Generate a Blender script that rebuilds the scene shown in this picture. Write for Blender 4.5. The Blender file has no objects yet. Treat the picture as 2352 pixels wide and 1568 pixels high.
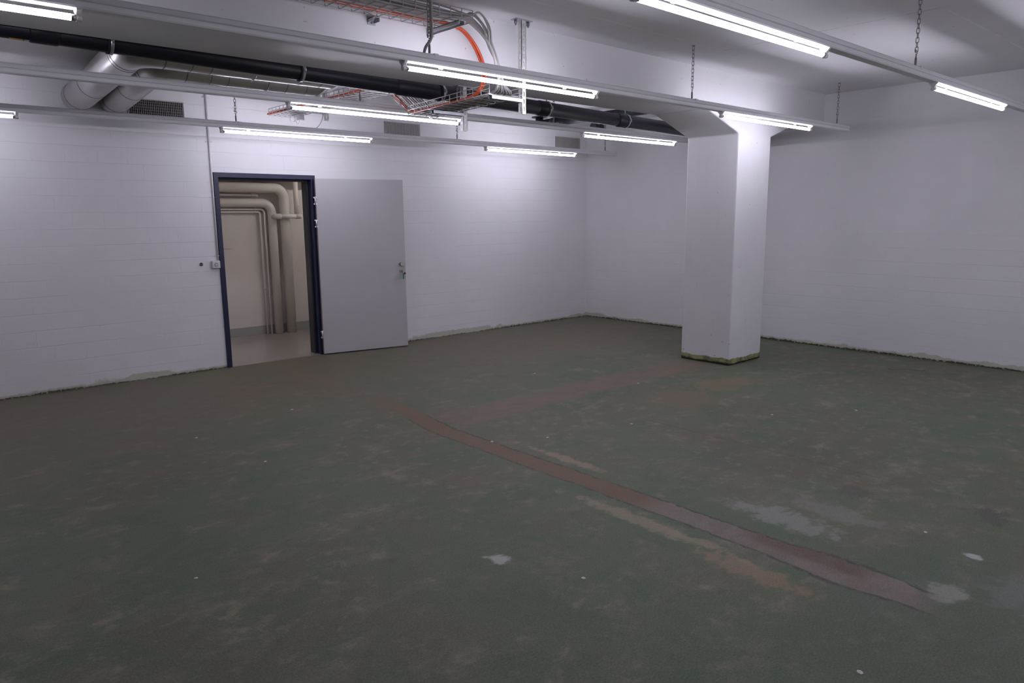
import bpy, bmesh, math, random
from mathutils import Vector, Matrix
random.seed(7)
SC = bpy.context.scene
COL = SC.collection
PI = math.pi

# ------------------------------------------------------------------ node helpers
class NT:
    """small shader graph builder"""
    def __init__(s, name):
        s.m = bpy.data.materials.new(name); s.m.use_nodes = True
        s.t = s.m.node_tree; s.t.nodes.clear()
        s.out = s.t.nodes.new('ShaderNodeOutputMaterial')
        s.b = s.t.nodes.new('ShaderNodeBsdfPrincipled')
        s.t.links.new(s.b.outputs[0], s.out.inputs[0])
    def n(s, typ, **kw):
        x = s.t.nodes.new(typ)
        for k, v in kw.items(): setattr(x, k, v)
        return x
    def link(s, a, b):
        if isinstance(a, (int, float)): b.default_value = a
        elif isinstance(a, tuple): b.default_value = a if len(a) == 4 or b.type == 'VECTOR' else a + (1,)
        else: s.t.links.new(a, b)
    def math(s, op, a, b=0.0, c=None, clamp=False):
        x = s.n('ShaderNodeMath', operation=op, use_clamp=clamp)
        s.link(a, x.inputs[0]); s.link(b, x.inputs[1])
        if c is not None: s.link(c, x.inputs[2])
        return x.outputs[0]
    def add(s, a, b): return s.math('ADD', a, b)
    def sub(s, a, b): return s.math('SUBTRACT', a, b)
    def mul(s, a, b): return s.math('MULTIPLY', a, b)
    def mx(s, a, b): return s.math('MAXIMUM', a, b)
    def mn(s, a, b): return s.math('MINIMUM', a, b)
    def absn(s, a): return s.math('ABSOLUTE', a)
    def step(s, v, lo, hi):
        """0 at lo, 1 at hi (smooth)"""
        x = s.n('ShaderNodeMapRange', interpolation_type='SMOOTHSTEP')
        s.link(v, x.inputs[0]); x.inputs[1].default_value = lo; x.inputs[2].default_value = hi
        if lo > hi:
            x.inputs[1].default_value = hi; x.inputs[2].default_value = lo
            x.inputs[3].default_value = 1; x.inputs[4].default_value = 0
        return x.outputs[0]
    def pos(s):
        if not hasattr(s, '_p'):
            s._p = s.n('ShaderNodeTexCoord').outputs['Object']
            q = s.n('ShaderNodeSeparateXYZ'); s.link(s._p, q.inputs[0]); s._xyz = q.outputs
        return s._p
    def xyz(s): s.pos(); return s._xyz
    def comb(s, x, y, z):
        q = s.n('ShaderNodeCombineXYZ')
        for i, v in enumerate((x, y, z)): s.link(v, q.inputs[i])
        return q.outputs[0]
    def noise(s, scale, detail=4, rough=0.55, vec=None, dist=0.0, stretch=None, off=0.0):
        x = s.n('ShaderNodeTexNoise')
        v = vec if vec is not None else s.pos()
        if stretch or off:
            mp = s.n('ShaderNodeMapping'); s.link(v, mp.inputs[0])
            if stretch: mp.inputs['Scale'].default_value = stretch
            mp.inputs['Location'].default_value = (off, off * 1.7, off * 0.6)
            v = mp.outputs[0]
        s.link(v, x.inputs['Vector'])
        x.inputs['Scale'].default_value = scale; x.inputs['Detail'].default_value = detail
        x.inputs['Roughness'].default_value = rough; x.inputs['Distortion'].default_value = dist
        return x.outputs['Fac']
    def mix(s, f, a, b, mode='MIX'):
        x = s.n('ShaderNodeMix', data_type='RGBA', blend_type=mode)
        s.link(f, x.inputs[0]); s.link(a, x.inputs[6]); s.link(b, x.inputs[7])
        return x.outputs[2]
    def bump(s, h, strength=0.3, dist=0.01, normal=None):
        x = s.n('ShaderNodeBump'); x.inputs['Strength'].default_value = strength
        x.inputs['Distance'].default_value = dist; s.link(h, x.inputs['Height'])
        if normal is not None: s.link(normal, x.inputs['Normal'])
        return x.outputs[0]
    def fin(s, col=None, rough=0.5, metal=0.0, normal=None, spec=0.5):
        if col is not None: s.link(col, s.b.inputs['Base Color'])
        s.link(rough, s.b.inputs['Roughness']); s.b.inputs['Metallic'].default_value = metal
        s.b.inputs['Specular IOR Level'].default_value = spec
        if normal is not None: s.link(normal, s.b.inputs['Normal'])
        return s.m

def simple(name, col, rough=0.5, metal=0.0, var=0.06, scale=12, bump=0.0, spec=0.5):
    t = NT(name)
    f = t.noise(scale, 2)
    d = tuple(c * (1 - var * 2) for c in col); l = tuple(min(1, c * (1 + var * 2)) for c in col)
    c = t.mix(f, d, l)
    nb = t.bump(t.noise(scale * 6, 3), bump, 0.002) if bump else None
    return t.fin(c, rough, metal, nb, spec)

WHITE = (0.80, 0.795, 0.80)

def block_wall(name, horiz, off, wl=WHITE, strength=1.0, smooth_top=False, dirt_col=(0.10, 0.115, 0.06), dirt_h=0.017):
    """white painted sand-lime block wall; horiz = 0 wall runs along x, 1 along y"""
    t = NT(name)
    x, y, z = t.xyz()
    h = x if horiz == 0 else y
    n8 = t.noise(8, 2, 0.6, off=8)           # small wobble
    n1 = t.noise(1.4, 3, 0.6, off=11)        # broad patches
    n6 = t.noise(6.5, 3, 0.7, off=9)         # ragged edges
    n30 = t.noise(30, 1, 0.55, off=41)       # roller texture and pin holes
    wob = t.mul(t.sub(n8, 0.5), 0.016)
    u = t.add(t.add(h, off), wob); v = t.add(t.add(z, 0.02), wob)
    br = t.n('ShaderNodeTexBrick', offset=0.5, offset_frequency=2)
    t.link(t.comb(u, v, 0.0), br.inputs['Vector'])
    br.inputs['Scale'].default_value = 1.0
    br.inputs['Brick Width'].default_value = 0.258; br.inputs['Row Height'].default_value = 0.15
    br.inputs['Mortar Size'].default_value = 0.0035; br.inputs['Mortar Smooth'].default_value = 0.5
    br.inputs['Color1'].default_value = (1, 1, 1, 1); br.inputs['Color2'].default_value = (0.90, 0.90, 0.90, 1)
    br.inputs['Mortar'].default_value = (0.95, 0.95, 0.95, 1)
    joint = br.outputs['Fac']
    vv = t.math('FRACT', t.math('DIVIDE', v, 0.15))
    bed = t.step(t.absn(t.sub(vv, 0.5)), 0.472, 0.490)      # bed joints show more than the filled head joints
    vis = t.add(t.mul(t.step(n1, 0.40, 0.60), 0.75), 0.2)
    line = t.mx(t.mul(joint, t.mul(t.step(n6, 0.46, 0.64), 0.7)), t.mul(bed, 0.75))
    if smooth_top:
        vis = t.mul(vis, t.step(t.add(z, t.mul(n1, 0.9)), 2.35, 1.5))
    line = t.mul(line, vis)
    col = t.mix(t.step(n1, 0.3, 0.7), tuple(c * 0.955 for c in wl), wl)
    col = t.mix(0.12, col, br.outputs['Color'], 'MULTIPLY')
    col = t.mix(t.mul(line, 0.24 * strength), col, (0.33, 0.31, 0.32))
    col = t.mix(t.mul(t.step(n6, 0.70, 0.82), 0.10), col, (0.46, 0.40, 0.40))
    col = t.mix(t.mul(t.step(n30, 0.78, 0.82), 0.35), col, (0.2, 0.19, 0.19))
    # bare strip left where the skirting was taken off
    n20 = t.noise(17, 2, 0.7, off=19)
    rag = t.mul(t.sub(n20, 0.5), 0.040); lng = t.mul(t.sub(n1, 0.5), 0.045)
    zz = t.add(t.add(z, rag), lng)
    tall = t.mul(t.step(n1, 0.46, 0.62), 0.045)
    gz = t.sub(zz, tall)
    col = t.mix(t.mul(t.step(gz, dirt_h + 0.022, dirt_h + 0.004), 0.65), col, (0.40, 0.41, 0.27))
    d1 = t.step(zz, dirt_h, dirt_h - 0.012)
    dc = t.mix(t.step(n8, 0.42, 0.58), dirt_col, (0.07, 0.06, 0.05))
    dc = t.mix(t.step(n1, 0.62, 0.68), dc, (0.30, 0.21, 0.10))
    dc = t.mix(t.mul(t.step(n30, 0.56, 0.66), 0.8), dc, (0.42, 0.41, 0.36))
    col = t.mix(d1, col, dc)
    hgt = t.add(t.sub(t.mul(n30, 0.10), t.mul(line, 0.6)), t.mul(n8, 0.25))
    nb = t.bump(hgt, 0.5, 0.006)
    return t.fin(col, 0.62, 0, nb, 0.3)

def floor_material():
    t = NT('worn_green_floor')
    x, y, z = t.xyz()
    nA = t.noise(0.75, 5, 0.62, off=2)                                          # broad tone
    nB = t.noise(2.3, 6, 0.68, off=5, dist=0.5)                                 # patches
    nC = t.noise(4.2, 6, 0.66, stretch=(0.9, 1.1, 1), off=13, dist=0.25)       # streaky wear
    nD = t.noise(10, 5, 0.66, stretch=(0.9, 1.1, 1), off=6, dist=0.2)                                            # ragged edges
    nE = t.noise(130, 3, 0.75, off=1)                                             # grain
    green = (0.102, 0.130, 0.078); deep = (0.076, 0.117, 0.069); brown = (0.122, 0.112, 0.071); grey = (0.162, 0.160, 0.122)
    col = t.mix(t.step(t.add(t.mul(nA, 0.6), t.mul(nB, 0.4)), 0.44, 0.60), green, brown)
    col = t.mix(t.mul(t.step(nC, 0.46, 0.62), 0.75), col, grey)
    col = t.mix(t.mul(t.step(nB, 0.52, 0.36), 0.75), col, deep)
    inv = t.sub(1.0, nC)
    col = t.mix(t.mul(t.step(t.add(t.mul(nC, 0.7), t.mul(nD, 0.3)), 0.555, 0.66), 0.75), col, (0.255, 0.222, 0.148))
    col = t.mix(t.mul(t.step(t.add(t.mul(inv, 0.6), t.mul(nB, 0.4)), 0.56, 0.68), 0.40), col, (0.152, 0.112, 0.066))
    patch = t.mul(t.step(nD, 0.545, 0.64), t.step(nA, 0.38, 0.56))
    col = t.mix(t.mul(patch, 0.5), col, (0.228, 0.205, 0.146))
    col = t.mix(t.mul(t.step(nD, 0.43, 0.34), 0.4), col, (0.070, 0.088, 0.060))
    wob = t.mul(t.sub(nB, 0.5), 0.10)
    rag = t.mul(t.sub(nD, 0.5), 0.062)
    # reddish dust in front of the far wall
    far = t.mul(t.step(t.add(y, t.mul(nA, 2.0)), -2.6, 0.2), 0.65)
    col = t.mix(far, col, (0.160, 0.128, 0.084))
    # red trench infill running away from the camera
    cx = t.add(t.mul(t.step(y, -3.6, -2.4), 0.13), -5.335)
    dx = t.absn(t.add(t.sub(x, cx), t.add(t.mul(wob, 0.55), rag)))
    wide = t.add(0.080, t.mul(t.step(y, -6.05, -6.35), t.mul(t.step(y, -6.70, -6.45), 0.035)))
    rel = t.math('DIVIDE', dx, wide)
    yw = t.add(y, t.mul(wob, 2))
    ends = t.mul(t.step(yw, -1.95, -2.9) if False else t.step(yw, -2.0, -2.9), t.step(yw, -6.82, -6.68))
    mm = t.mul(t.step(rel, 1.08, 0.94), ends)
    edge = t.mul(t.mul(t.step(rel, 1.30, 1.08), t.step(rel, 0.92, 1.04)), t.mul(ends, t.step(y, -2.8, -3.2)))
    tr = t.mix(t.step(yw, -5.2, -5.55), (0.156, 0.098, 0.056), (0.205, 0.174, 0.148))
    pud = t.mul(t.mul(t.step(yw, -5.85, -6.0), t.step(yw, -6.55, -6.40)), t.step(t.add(x, wob), -5.38, -5.30))
    tr = t.mix(pud, tr, (0.130, 0.085, 0.066))
    tr = t.mix(t.mul(t.step(nD, 0.42, 0.60), t.mul(t.step(yw, -5.2, -5.8), 0.55)), tr, (0.150, 0.118, 0.096))
    tr = t.mix(t.mul(t.step(nE, 0.5, 0.75), 0.5), tr, (0.20, 0.155, 0.118))
    # red stripe branching to the pillar
    dy = t.absn(t.add(t.add(y, 3.26), t.mul(wob, 1.2)))
    s2 = t.mul(t.step(dy, 0.25, 0.17), t.mul(t.step(x, -5.25, -5.1), t.step(t.add(x, wob), -1.2, -2.6)))
    s2 = t.mul(s2, t.add(0.30, t.mul(t.step(nC, 0.60, 0.40), 0.55)))
    col = t.mix(s2, col, (0.192, 0.126, 0.092))
    s3 = t.mul(t.mul(t.step(dx, 0.14, 0.03), t.step(y, -2.4, -1.4)), 0.35)
    col = t.mix(s3, col, (0.185, 0.130, 0.08))
    # chalky, rusty and oily marks
    br_ = t.add(t.mul(t.sub(nD, 0.5), 2.9), t.mul(t.sub(nE, 0.5), 1.2))
    def blob(px, py, rx, ry, c, amt):
        nonlocal col
        v = t.n('ShaderNodeMapping', vector_type='TEXTURE'); t.link(t.pos(), v.inputs[0])
        v.inputs['Location'].default_value = (px, py, 0); v.inputs['Scale'].default_value = (rx, ry, 1e6)
        l = t.n('ShaderNodeVectorMath', operation='LENGTH'); t.link(v.outputs[0], l.inputs[0])
        col = t.mix(t.mul(t.step(t.add(l.outputs['Value'], br_), 1.05, 0.55), amt), col, c)
    blob(-4.98, -5.93, 0.13, 0.36, (0.34, 0.33, 0.31), 0.5)
    blob(-4.72, -6.10, 0.12, 0.25, (0.28, 0.27, 0.25), 0.4)
    blob(-6.37, -5.265, 0.055, 0.06, (0.50, 0.50, 0.46), 0.8)
    blob(-5.20, -6.76, 0.10, 0.10, (0.54, 0.50, 0.44), 0.7)
    blob(-4.95, -7.02, 0.26, 0.16, (0.32, 0.31, 0.29), 0.5)
    blob(-4.755, -6.75, 0.035, 0.05, (0.62, 0.64, 0.62), 0.8)
    blob(-5.62, -6.10, 0.09, 0.30, (0.30, 0.21, 0.13), 0.6)
    blob(-5.55, -5.45, 0.06, 0.55, (0.36, 0.29, 0.21), 0.55)
    blob(-5.14, -4.55, 0.05, 0.40, (0.36, 0.27, 0.18), 0.6)
    blob(-4.15, -5.40, 0.42, 0.45, (0.110, 0.096, 0.08), 0.5)
    blob(-4.17, -6.66, 0.13, 0.10, (0.085, 0.085, 0.07), 0.8)
    blob(-4.36, -6.05, 0.10, 0.12, (0.085, 0.085, 0.07), 0.7)
    blob(-2.55, -4.05, 0.45, 0.22, (0.25, 0.155, 0.08), 0.5)
    blob(-3.30, -4.10, 0.40, 0.35, (0.21, 0.135, 0.08), 0.45)
    blob(-4.55, -6.95, 0.30, 0.10, (0.16, 0.095, 0.07), 0.5)
    # old straight edge of a darker recoated bay
    bay = t.mul(t.mul(t.step(t.add(y, t.mul(wob, 0.4)), -6.40, -6.46), t.step(t.add(x, t.mul(wob, 0.6)), -6.1, -5.9)), t.step(x, -4.5, -5.0))
    col = t.mix(t.mul(bay, 0.5), col, (0.075, 0.110, 0.080))
    hl = t.mul(t.step(t.absn(t.add(t.sub(x, -4.02), t.mul(rag, 0.5))), 0.014, 0.004), t.mul(t.step(y, -3.9, -4.4), t.step(y, -6.4, -5.9)))
    col = t.mix(t.mul(hl, 0.5), col, (0.07, 0.065, 0.055))
    col = t.mix(mm, col, tr)
    col = t.mix(t.mul(edge, t.mul(t.step(nD, 0.35, 0.55), 0.9)), col, (0.055, 0.050, 0.040))
    # grain
    col = t.mix(t.step(nE, 0.34, 0.68), t.mix(0.22, col, (0.03, 0.032, 0.028)), t.mix(0.08, col, (0.50, 0.48, 0.42)))
    h = t.add(t.mul(nE, 0.25), t.sub(t.mul(nD, 0.5), t.mul(mm, 0.6)))
    nb = t.bump(h, 0.16, 0.005)
    return t.fin(col, t.add(0.45, t.mul(nC, 0.25)), 0, nb, 0.25)

def concrete_paint(name, col=WHITE, board=0, lines=(), base=False):
    """painted cast concrete. board 1 = shutter-board marks along y; lines = faint formwork joints"""
    t = NT(name)
    x, y, z = t.xyz()
    blot = t.noise(1.1, 3, 0.6)
    n6 = t.noise(6, 2, 0.65, off=9)
    c = t.mix(t.step(blot, 0.3, 0.7), tuple(k * 0.94 for k in col), col)
    pits = t.step(t.noise(30, 1, 0.5, off=7), 0.765, 0.80)
    c = t.mix(t.mul(pits, 0.45), c, (0.22, 0.21, 0.22))
    h = t.sub(t.mul(n6, 0.25), t.mul(pits, 0.5))
    for ax, v, lo, hi, dark in lines:
        a, b = (x, y) if ax == 'x' else (y, x)
        wig = t.mul(t.sub(blot, 0.5), 0.02)
        l = t.mul(t.step(t.absn(t.add(t.sub(a, v), wig)), 0.011, 0.003), t.mul(t.step(b, lo - 0.02, lo + 0.02), t.step(b, hi + 0.02, hi - 0.02)))
        l = t.mul(l, t.step(n6, 0.35, 0.55))
        c = t.mix(t.mul(l, 0.5), c, (0.36, 0.34, 0.35) if dark else (0.95, 0.95, 0.95))
        h = t.add(h, t.mul(l, -0.6 if dark else 0.6))
    if board:
        bd = t.noise(5, 3, 0.6, stretch=(0.5, 7, 0.5), off=3)
        h = t.add(h, t.mul(bd, t.add(0.10, t.mul(t.step(z, 2.30, 2.40), 0.6))))
        c = t.mix(t.mul(t.step(bd, 0.55, 0.7), 0.05), c, (0.45, 0.44, 0.42))
    if base:
        rag = t.mul(t.sub(n6, 0.5), 0.05)
        zz = t.add(z, rag)
        mossy = t.mix(t.step(t.noise(9, 4, 0.6, off=2), 0.4, 0.62), (0.36, 0.36, 0.17), (0.17, 0.17, 0.085))
        c = t.mix(t.step(zz, 0.072, 0.060), c, mossy)
        c = t.mix(t.step(zz, 0.026, 0.016), c, (0.040, 0.050, 0.034))
        chip = t.mul(t.step(t.noise(20, 3, 0.6, off=12), 0.66, 0.70), t.step(z, 0.34, 0.26))
        c = t.mix(t.mul(chip, 0.8), c, (0.12, 0.11, 0.10))
    return t.fin(c, 0.55, 0, t.bump(h, 0.35, 0.004), 0.3)

def duct_metal():
    t = NT('galvanised_duct')
    f = t.noise(60, 2, 0.5); g = t.noise(6, 3, 0.5, off=3)
    c = t.mix(g, (0.50, 0.49, 0.48), (0.64, 0.63, 0.62))
    return t.fin(c, t.add(0.24, t.mul(f, 0.16)), 0.92, t.bump(f, 0.12, 0.002))

def tube_light(name, col, strength):
    m = bpy.data.materials.new(name); m.use_nodes = True
    t = m.node_tree; t.nodes.clear()
    o = t.nodes.new('ShaderNodeOutputMaterial'); e = t.nodes.new('ShaderNodeEmission')
    e.inputs[0].default_value = col + (1,); e.inputs[1].default_value = strength
    t.links.new(e.outputs[0], o.inputs[0])
    m.cycles.emission_sampling = 'FRONT'
    return m

E_MAIN = 42.5
M = dict(
    floor=floor_material(),
    wall_left=block_wall('block_wall_long', 0, 0.10),
    wall_right=block_wall('block_wall_end', 1, 0.05, strength=0.9, smooth_top=True, dirt_col=(0.06, 0.075, 0.035), dirt_h=0.024),
    wall_plain=block_wall('block_wall_other', 0, 0.0),
    ceiling=concrete_paint('ceiling_concrete', lines=(('y', -4.138, -7.0, -2.63, False), ('x', -2.66, -4.14, -4.05, True), ('x', -2.9, -5.79, -4.14, True), ('y', -5.78, -2.85, -0.4, False))),
    beam=concrete_paint('beam_concrete', (0.74, 0.735, 0.74)),
    column=concrete_paint('column_concrete', board=1, base=True),
    rail=simple('rail_enamel', (0.74, 0.74, 0.75), 0.4, 0, 0.02, 8),
    holder=simple('holder_plastic', (0.72, 0.70, 0.68), 0.4, 0, 0.03, 30),
    tube=tube_light('tube_glow', (0.86, 0.83, 1.0), E_MAIN),
    cap=simple('tube_cap_metal', (0.45, 0.45, 0.47), 0.35, 0.8),
    zinc=simple('zinc_steel', (0.50, 0.52, 0.54), 0.38, 0.85, 0.10, 18),
    strut=simple('painted_strut', (0.66, 0.66, 0.63), 0.45, 0.35, 0.06, 10),
    chain=simple('chain_steel', (0.24, 0.235, 0.23), 0.5, 0.6),
    wire=simple('tray_wire', (0.50, 0.49, 0.48), 0.45, 0.55),
    black=simple('black_plastic_pipe', (0.010, 0.011, 0.018), 0.46, 0, 0.1, 10, 0.0, 0.35),
    rubber=simple('black_rubber', (0.02, 0.02, 0.022), 0.7),
    duct=duct_metal(),
    seam=simple('duct_seam_dark', (0.10, 0.10, 0.105), 0.5, 0.5),
    duct_in=simple('duct_inside', (0.05, 0.05, 0.05), 0.7),
    collar=simple('duct_collar', (0.70, 0.70, 0.70), 0.4, 0.4),
    grey_cable=simple('grey_cable', (0.31, 0.295, 0.28), 0.55, 0, 0.06, 20),
    pale_cable=simple('pale_cable', (0.46, 0.425, 0.40), 0.55, 0, 0.05, 20),
    orange_cable=simple('orange_cable', (0.62, 0.085, 0.025), 0.5, 0, 0.05, 20),
    frame_blue=simple('blue_frame_paint', (0.008, 0.013, 0.046), 0.38, 0, 0.05, 8),
    frame_dark=simple('dark_frame_lining', (0.028, 0.032, 0.042), 0.5),
    leaf=simple('grey_door_paint', (0.475, 0.47, 0.475), 0.42, 0, 0.015, 3),
    leaf_edge=simple('door_edge_wood', (0.26, 0.21, 0.18), 0.6),
    steel=simple('brushed_steel', (0.42, 0.40, 0.39), 0.4, 0.9),
    chrome=simple('hinge_steel', (0.72, 0.72, 0.74), 0.3, 0.8),
    brass=simple('key_brass', (0.45, 0.40, 0.27), 0.35, 0.9),
    green_tag=simple('green_plastic_tag', (0.012, 0.16, 0.075), 0.4),
    mint_tag=simple('mint_plastic_tag', (0.22, 0.42, 0.33), 0.4),
    socket=simple('socket_plastic', (0.66, 0.64, 0.63), 0.4),
    socket_dark=simple('socket_dark', (0.30, 0.28, 0.285), 0.5),
    conduit=simple('painted_conduit', (0.68, 0.66, 0.66), 0.5),
    grille=simple('grille_blades', (0.42, 0.395, 0.37), 0.5),
    grille_dark=simple('dark_grille_blades', (0.20, 0.185, 0.175), 0.5),
    grille_bright=simple('grille_frame', (0.45, 0.44, 0.44), 0.5),
    void=simple('dark_shaft', (0.012, 0.012, 0.012), 0.9),
    cream=simple('cream_wall', (0.60, 0.56, 0.52), 0.6, 0, 0.03, 1.5, 0.1),
    band=simple('grey_band_paint', (0.30, 0.31, 0.30), 0.5, 0, 0.02, 3),
    cfloor=simple('corridor_floor_paint', (0.29, 0.262, 0.242), 0.16, 0, 0.03, 2.0),
    yellow=simple('yellow_sticker', (0.60, 0.36, 0.05), 0.5),
    sticker=simple('pale_sticker', (0.45, 0.5, 0.52), 0.5),
    chip=simple('paint_chip', (0.62, 0.60, 0.56), 0.7),
)

def pipe_paint():
    t = NT('cream_pipe_lagging')
    x, y, z = t.xyz()
    c = t.mix(t.noise(4, 4), (0.60, 0.57, 0.545), (0.68, 0.65, 0.62))
    low = t.step(z, 0.32, 0.05)
    chips = t.mul(t.step(t.noise(24, 4, 0.65, off=5), 0.60, 0.66), low)
    c = t.mix(t.mul(chips, 0.8), c, (0.30, 0.20, 0.12))
    c = t.mix(t.mul(t.step(t.noise(22, 3, 0.6, stretch=(1, 1, 1.6), off=15), 0.71, 0.74), 0.6), c, (0.25, 0.23, 0.22))
    return t.fin(c, 0.5, 0, t.bump(t.noise(30, 3), 0.15, 0.003), 0.3)
M['lagging'] = pipe_paint()

def corridor_wall_mat():
    t = NT('corridor_wall_paint')
    x, y, z = t.xyz()
    c = t.mix(t.noise(1.3, 4), (0.57, 0.535, 0.51), (0.64, 0.605, 0.58))
    l = t.mul(t.step(t.absn(t.add(t.sub(z, 1.17), t.mul(t.sub(t.noise(3, 3), 0.5), 0.02))), 0.010, 0.003), t.mul(t.step(t.noise(1.9, 4, off=4), 0.40, 0.55), t.step(x, -4.70, -4.85)))
    c = t.mix(t.mul(l, 0.55), c, (0.25, 0.23, 0.22))
    c = t.mix(t.step(z, 0.1165, 0.1145), c, (0.30, 0.31, 0.305))
    return t.fin(c, 0.55, 0, t.bump(t.noise(25, 4), 0.2, 0.003), 0.3)
M['cwall'] = corridor_wall_mat()

# ------------------------------------------------------------------ mesh helpers
class MB:
    """collects shapes into one mesh"""
    def __init__(s): s.v = []; s.f = []; s.sm = []
    def raw(s, vs, fs, smooth=False):
        b = len(s.v); s.v += [tuple(v) for v in vs]
        for f in fs: s.f.append(tuple(b + i for i in f)); s.sm.append(smooth)
        return s
    def box(s, lo, hi, mat=None):
        x0, y0, z0 = lo; x1, y1, z1 = hi
        vs = [Vector(p) for p in ((x0,y0,z0),(x1,y0,z0),(x1,y1,z0),(x0,y1,z0),(x0,y0,z1),(x1,y0,z1),(x1,y1,z1),(x0,y1,z1))]
        if mat: vs = [mat @ v for v in vs]
        return s.raw(vs, [(0,3,2,1),(4,5,6,7),(0,1,5,4),(1,2,6,5),(2,3,7,6),(3,0,4,7)])
    def prism(s, poly, axis, a, b, mat=None, smooth=False):
        """extrude a 2D polygon along axis ('x': poly=(y,z), 'y': poly=(x,z), 'z': poly=(x,y))"""
        def P(p, t): return {'x': (t, p[0], p[1]), 'y': (p[0], t, p[1]), 'z': (p[0], p[1], t)}[axis]
        n = len(poly)
        vs = [Vector(P(p, a)) for p in poly] + [Vector(P(p, b)) for p in poly]
        if mat: vs = [mat @ v for v in vs]
        fs = [(i, (i + 1) % n, n + (i + 1) % n, n + i) for i in range(n)]
        base = len(s.v); s.v += [tuple(v) for v in vs]
        for f in fs: s.f.append(tuple(base + i for i in f)); s.sm.append(smooth)
        s.f.append(tuple(base + i for i in range(n))[::-1]); s.sm.append(False)
        s.f.append(tuple(base + n + i for i in range(n))); s.sm.append(False)
        return s
    def sweep(s, pts, r, seg=10, caps=True, closed=False, radii=None, ends=None):
        pts = [Vector(p) for p in pts]; n = len(pts)
        T = []
        for i in range(n):
            a = pts[(i - 1) % n] if (closed or i > 0) else pts[0]
            b = pts[(i + 1) % n] if (closed or i < n - 1) else pts[-1]
            T.append((b - a).normalized())
        up = Vector((0, 0, 1)) if abs(T[0].z) < 0.9 else Vector((0, 1, 0))
        N = (up - T[0] * up.dot(T[0])).normalized()
        base = len(s.v)
        for i in range(n):
            if i > 0:
                q = T[i - 1].rotation_difference(T[i]); N = q @ N
                N = (N - T[i] * N.dot(T[i])).normalized()
            B = T[i].cross(N)
            # widen at bends so that the tube keeps its bore
            k = 1.0
            if 0 < i < n - 1 or closed:
                d1 = (pts[i] - pts[(i - 1) % n]).normalized(); c = max(0.5, min(1, d1.dot(T[i]))); k = 1 / c
            rr = radii[i] if radii else r
            for j in range(seg):
                a = 2 * PI * j / seg
                p = pts[i] + N * (math.cos(a) * rr) + B * (math.sin(a) * rr)
                if ends and i in ends: p = ends[i](p)
                s.v.append(tuple(p))
        m = n if closed else n - 1
        for i in range(m):
            for j in range(seg):
                a = base + i * seg + j; b = base + i * seg + (j + 1) % seg
                c = base + ((i + 1) % n) * seg + (j + 1) % seg; d = base + ((i + 1) % n) * seg + j
                s.f.append((a, b, c, d)); s.sm.append(True)
        if caps and not closed:
            s.f.append(tuple(base + j for j in range(seg))[::-1]); s.sm.append(False)
            s.f.append(tuple(base + (n - 1) * seg + j for j in range(seg))); s.sm.append(False)
        return s
    def cyl(s, a, b, r, seg=16): return s.sweep([a, b], r, seg)
    def build(s, name, mat, parent=None, bevel=0.0, loc=None):
        me = bpy.data.meshes.new(name)
        base = Vector(loc) if loc else Vector((0, 0, 0))
        if parent is not None and loc is None: base = WORLD[parent.name]
        me.from_pydata([tuple(Vector(v) - base) for v in s.v], [], s.f); me.update()
        for p, k in zip(me.polygons, s.sm): p.use_smooth = k
        bm = bmesh.new(); bm.from_mesh(me); bmesh.ops.recalc_face_normals(bm, faces=bm.faces); bm.to_mesh(me); bm.free()
        me.materials.append(M[mat] if isinstance(mat, str) else mat)
        o = bpy.data.objects.new(name, me); COL.objects.link(o)
        if parent is not None:
            o.parent = parent
            o.location = base - WORLD[parent.name]
        else: o.location = base
        WORLD[o.name] = base
        if bevel:
            b = o.modifiers.new('bevel', 'BEVEL'); b.width = bevel; b.segments = 2; b.limit_method = 'ANGLE'; b.angle_limit = math.radians(40)
        return o
WORLD = {}

def tag(o, label=None, cat=None, group=None, kind=None):
    for k, v in (('label', label), ('category', cat), ('group', group), ('kind', kind)):
        if v: o[k] = v
    return o
def thing(name, loc, label, cat, group=None):
    o = bpy.data.objects.new(name, None); COL.objects.link(o); o.location = loc; o.empty_display_size = 0.1
    WORLD[o.name] = Vector(loc)
    return tag(o, label, cat, group)
def arc(c, a, b, n, rad, u, v):
    """points on an arc about c in plane u,v from angle a to b"""
    c = Vector(c); u = Vector(u); v = Vector(v)
    return [c + u * (rad * math.cos(a + (b - a) * i / n)) + v * (rad * math.sin(a + (b - a) * i / n)) for i in range(n + 1)]
def fillet(pts, R, n=8):
    """polyline with every inner corner rounded to radius R"""
    pts = [Vector(p) for p in pts]; out = [pts[0]]
    for i in range(1, len(pts) - 1):
        p = pts[i]; a = (pts[i - 1] - p); b = (pts[i + 1] - p)
        la, lb = a.length, b.length; a.normalize(); b.normalize()
        ang = a.angle(b)
        if ang > PI - 0.02: out.append(p); continue
        d = min(R / math.tan(ang / 2), la * 0.49, lb * 0.49); r = d * math.tan(ang / 2)
        ctr = p + (a + b).normalized() * (r / math.sin(ang / 2))
        s0 = p + a * d - ctr; s1 = p + b * d - ctr; tot = s0.angle(s1); ax = s0.cross(s1).normalized()
        for k in range(n + 1):
            out.append(ctr + Matrix.Rotation(tot * k / n, 3, ax) @ s0)
    out.append(pts[-1]); return out
def smooth_path(pts, n=6):
    """Catmull-Rom through the points"""
    P = [Vector(p) for p in pts]; P = [P[0] * 2 - P[1]] + P + [P[-1] * 2 - P[-2]]; out = []
    for i in range(1, len(P) - 2):
        for k in range(n):
            t = k / n; a, b, c, d = P[i - 1], P[i], P[i + 1], P[i + 2]
            out.append(0.5 * ((2 * b) + (c - a) * t + (2 * a - 5 * b + 4 * c - d) * t * t + (3 * b - a - 3 * c + d) * t ** 3))
    out.append(P[-2]); return out

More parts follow.
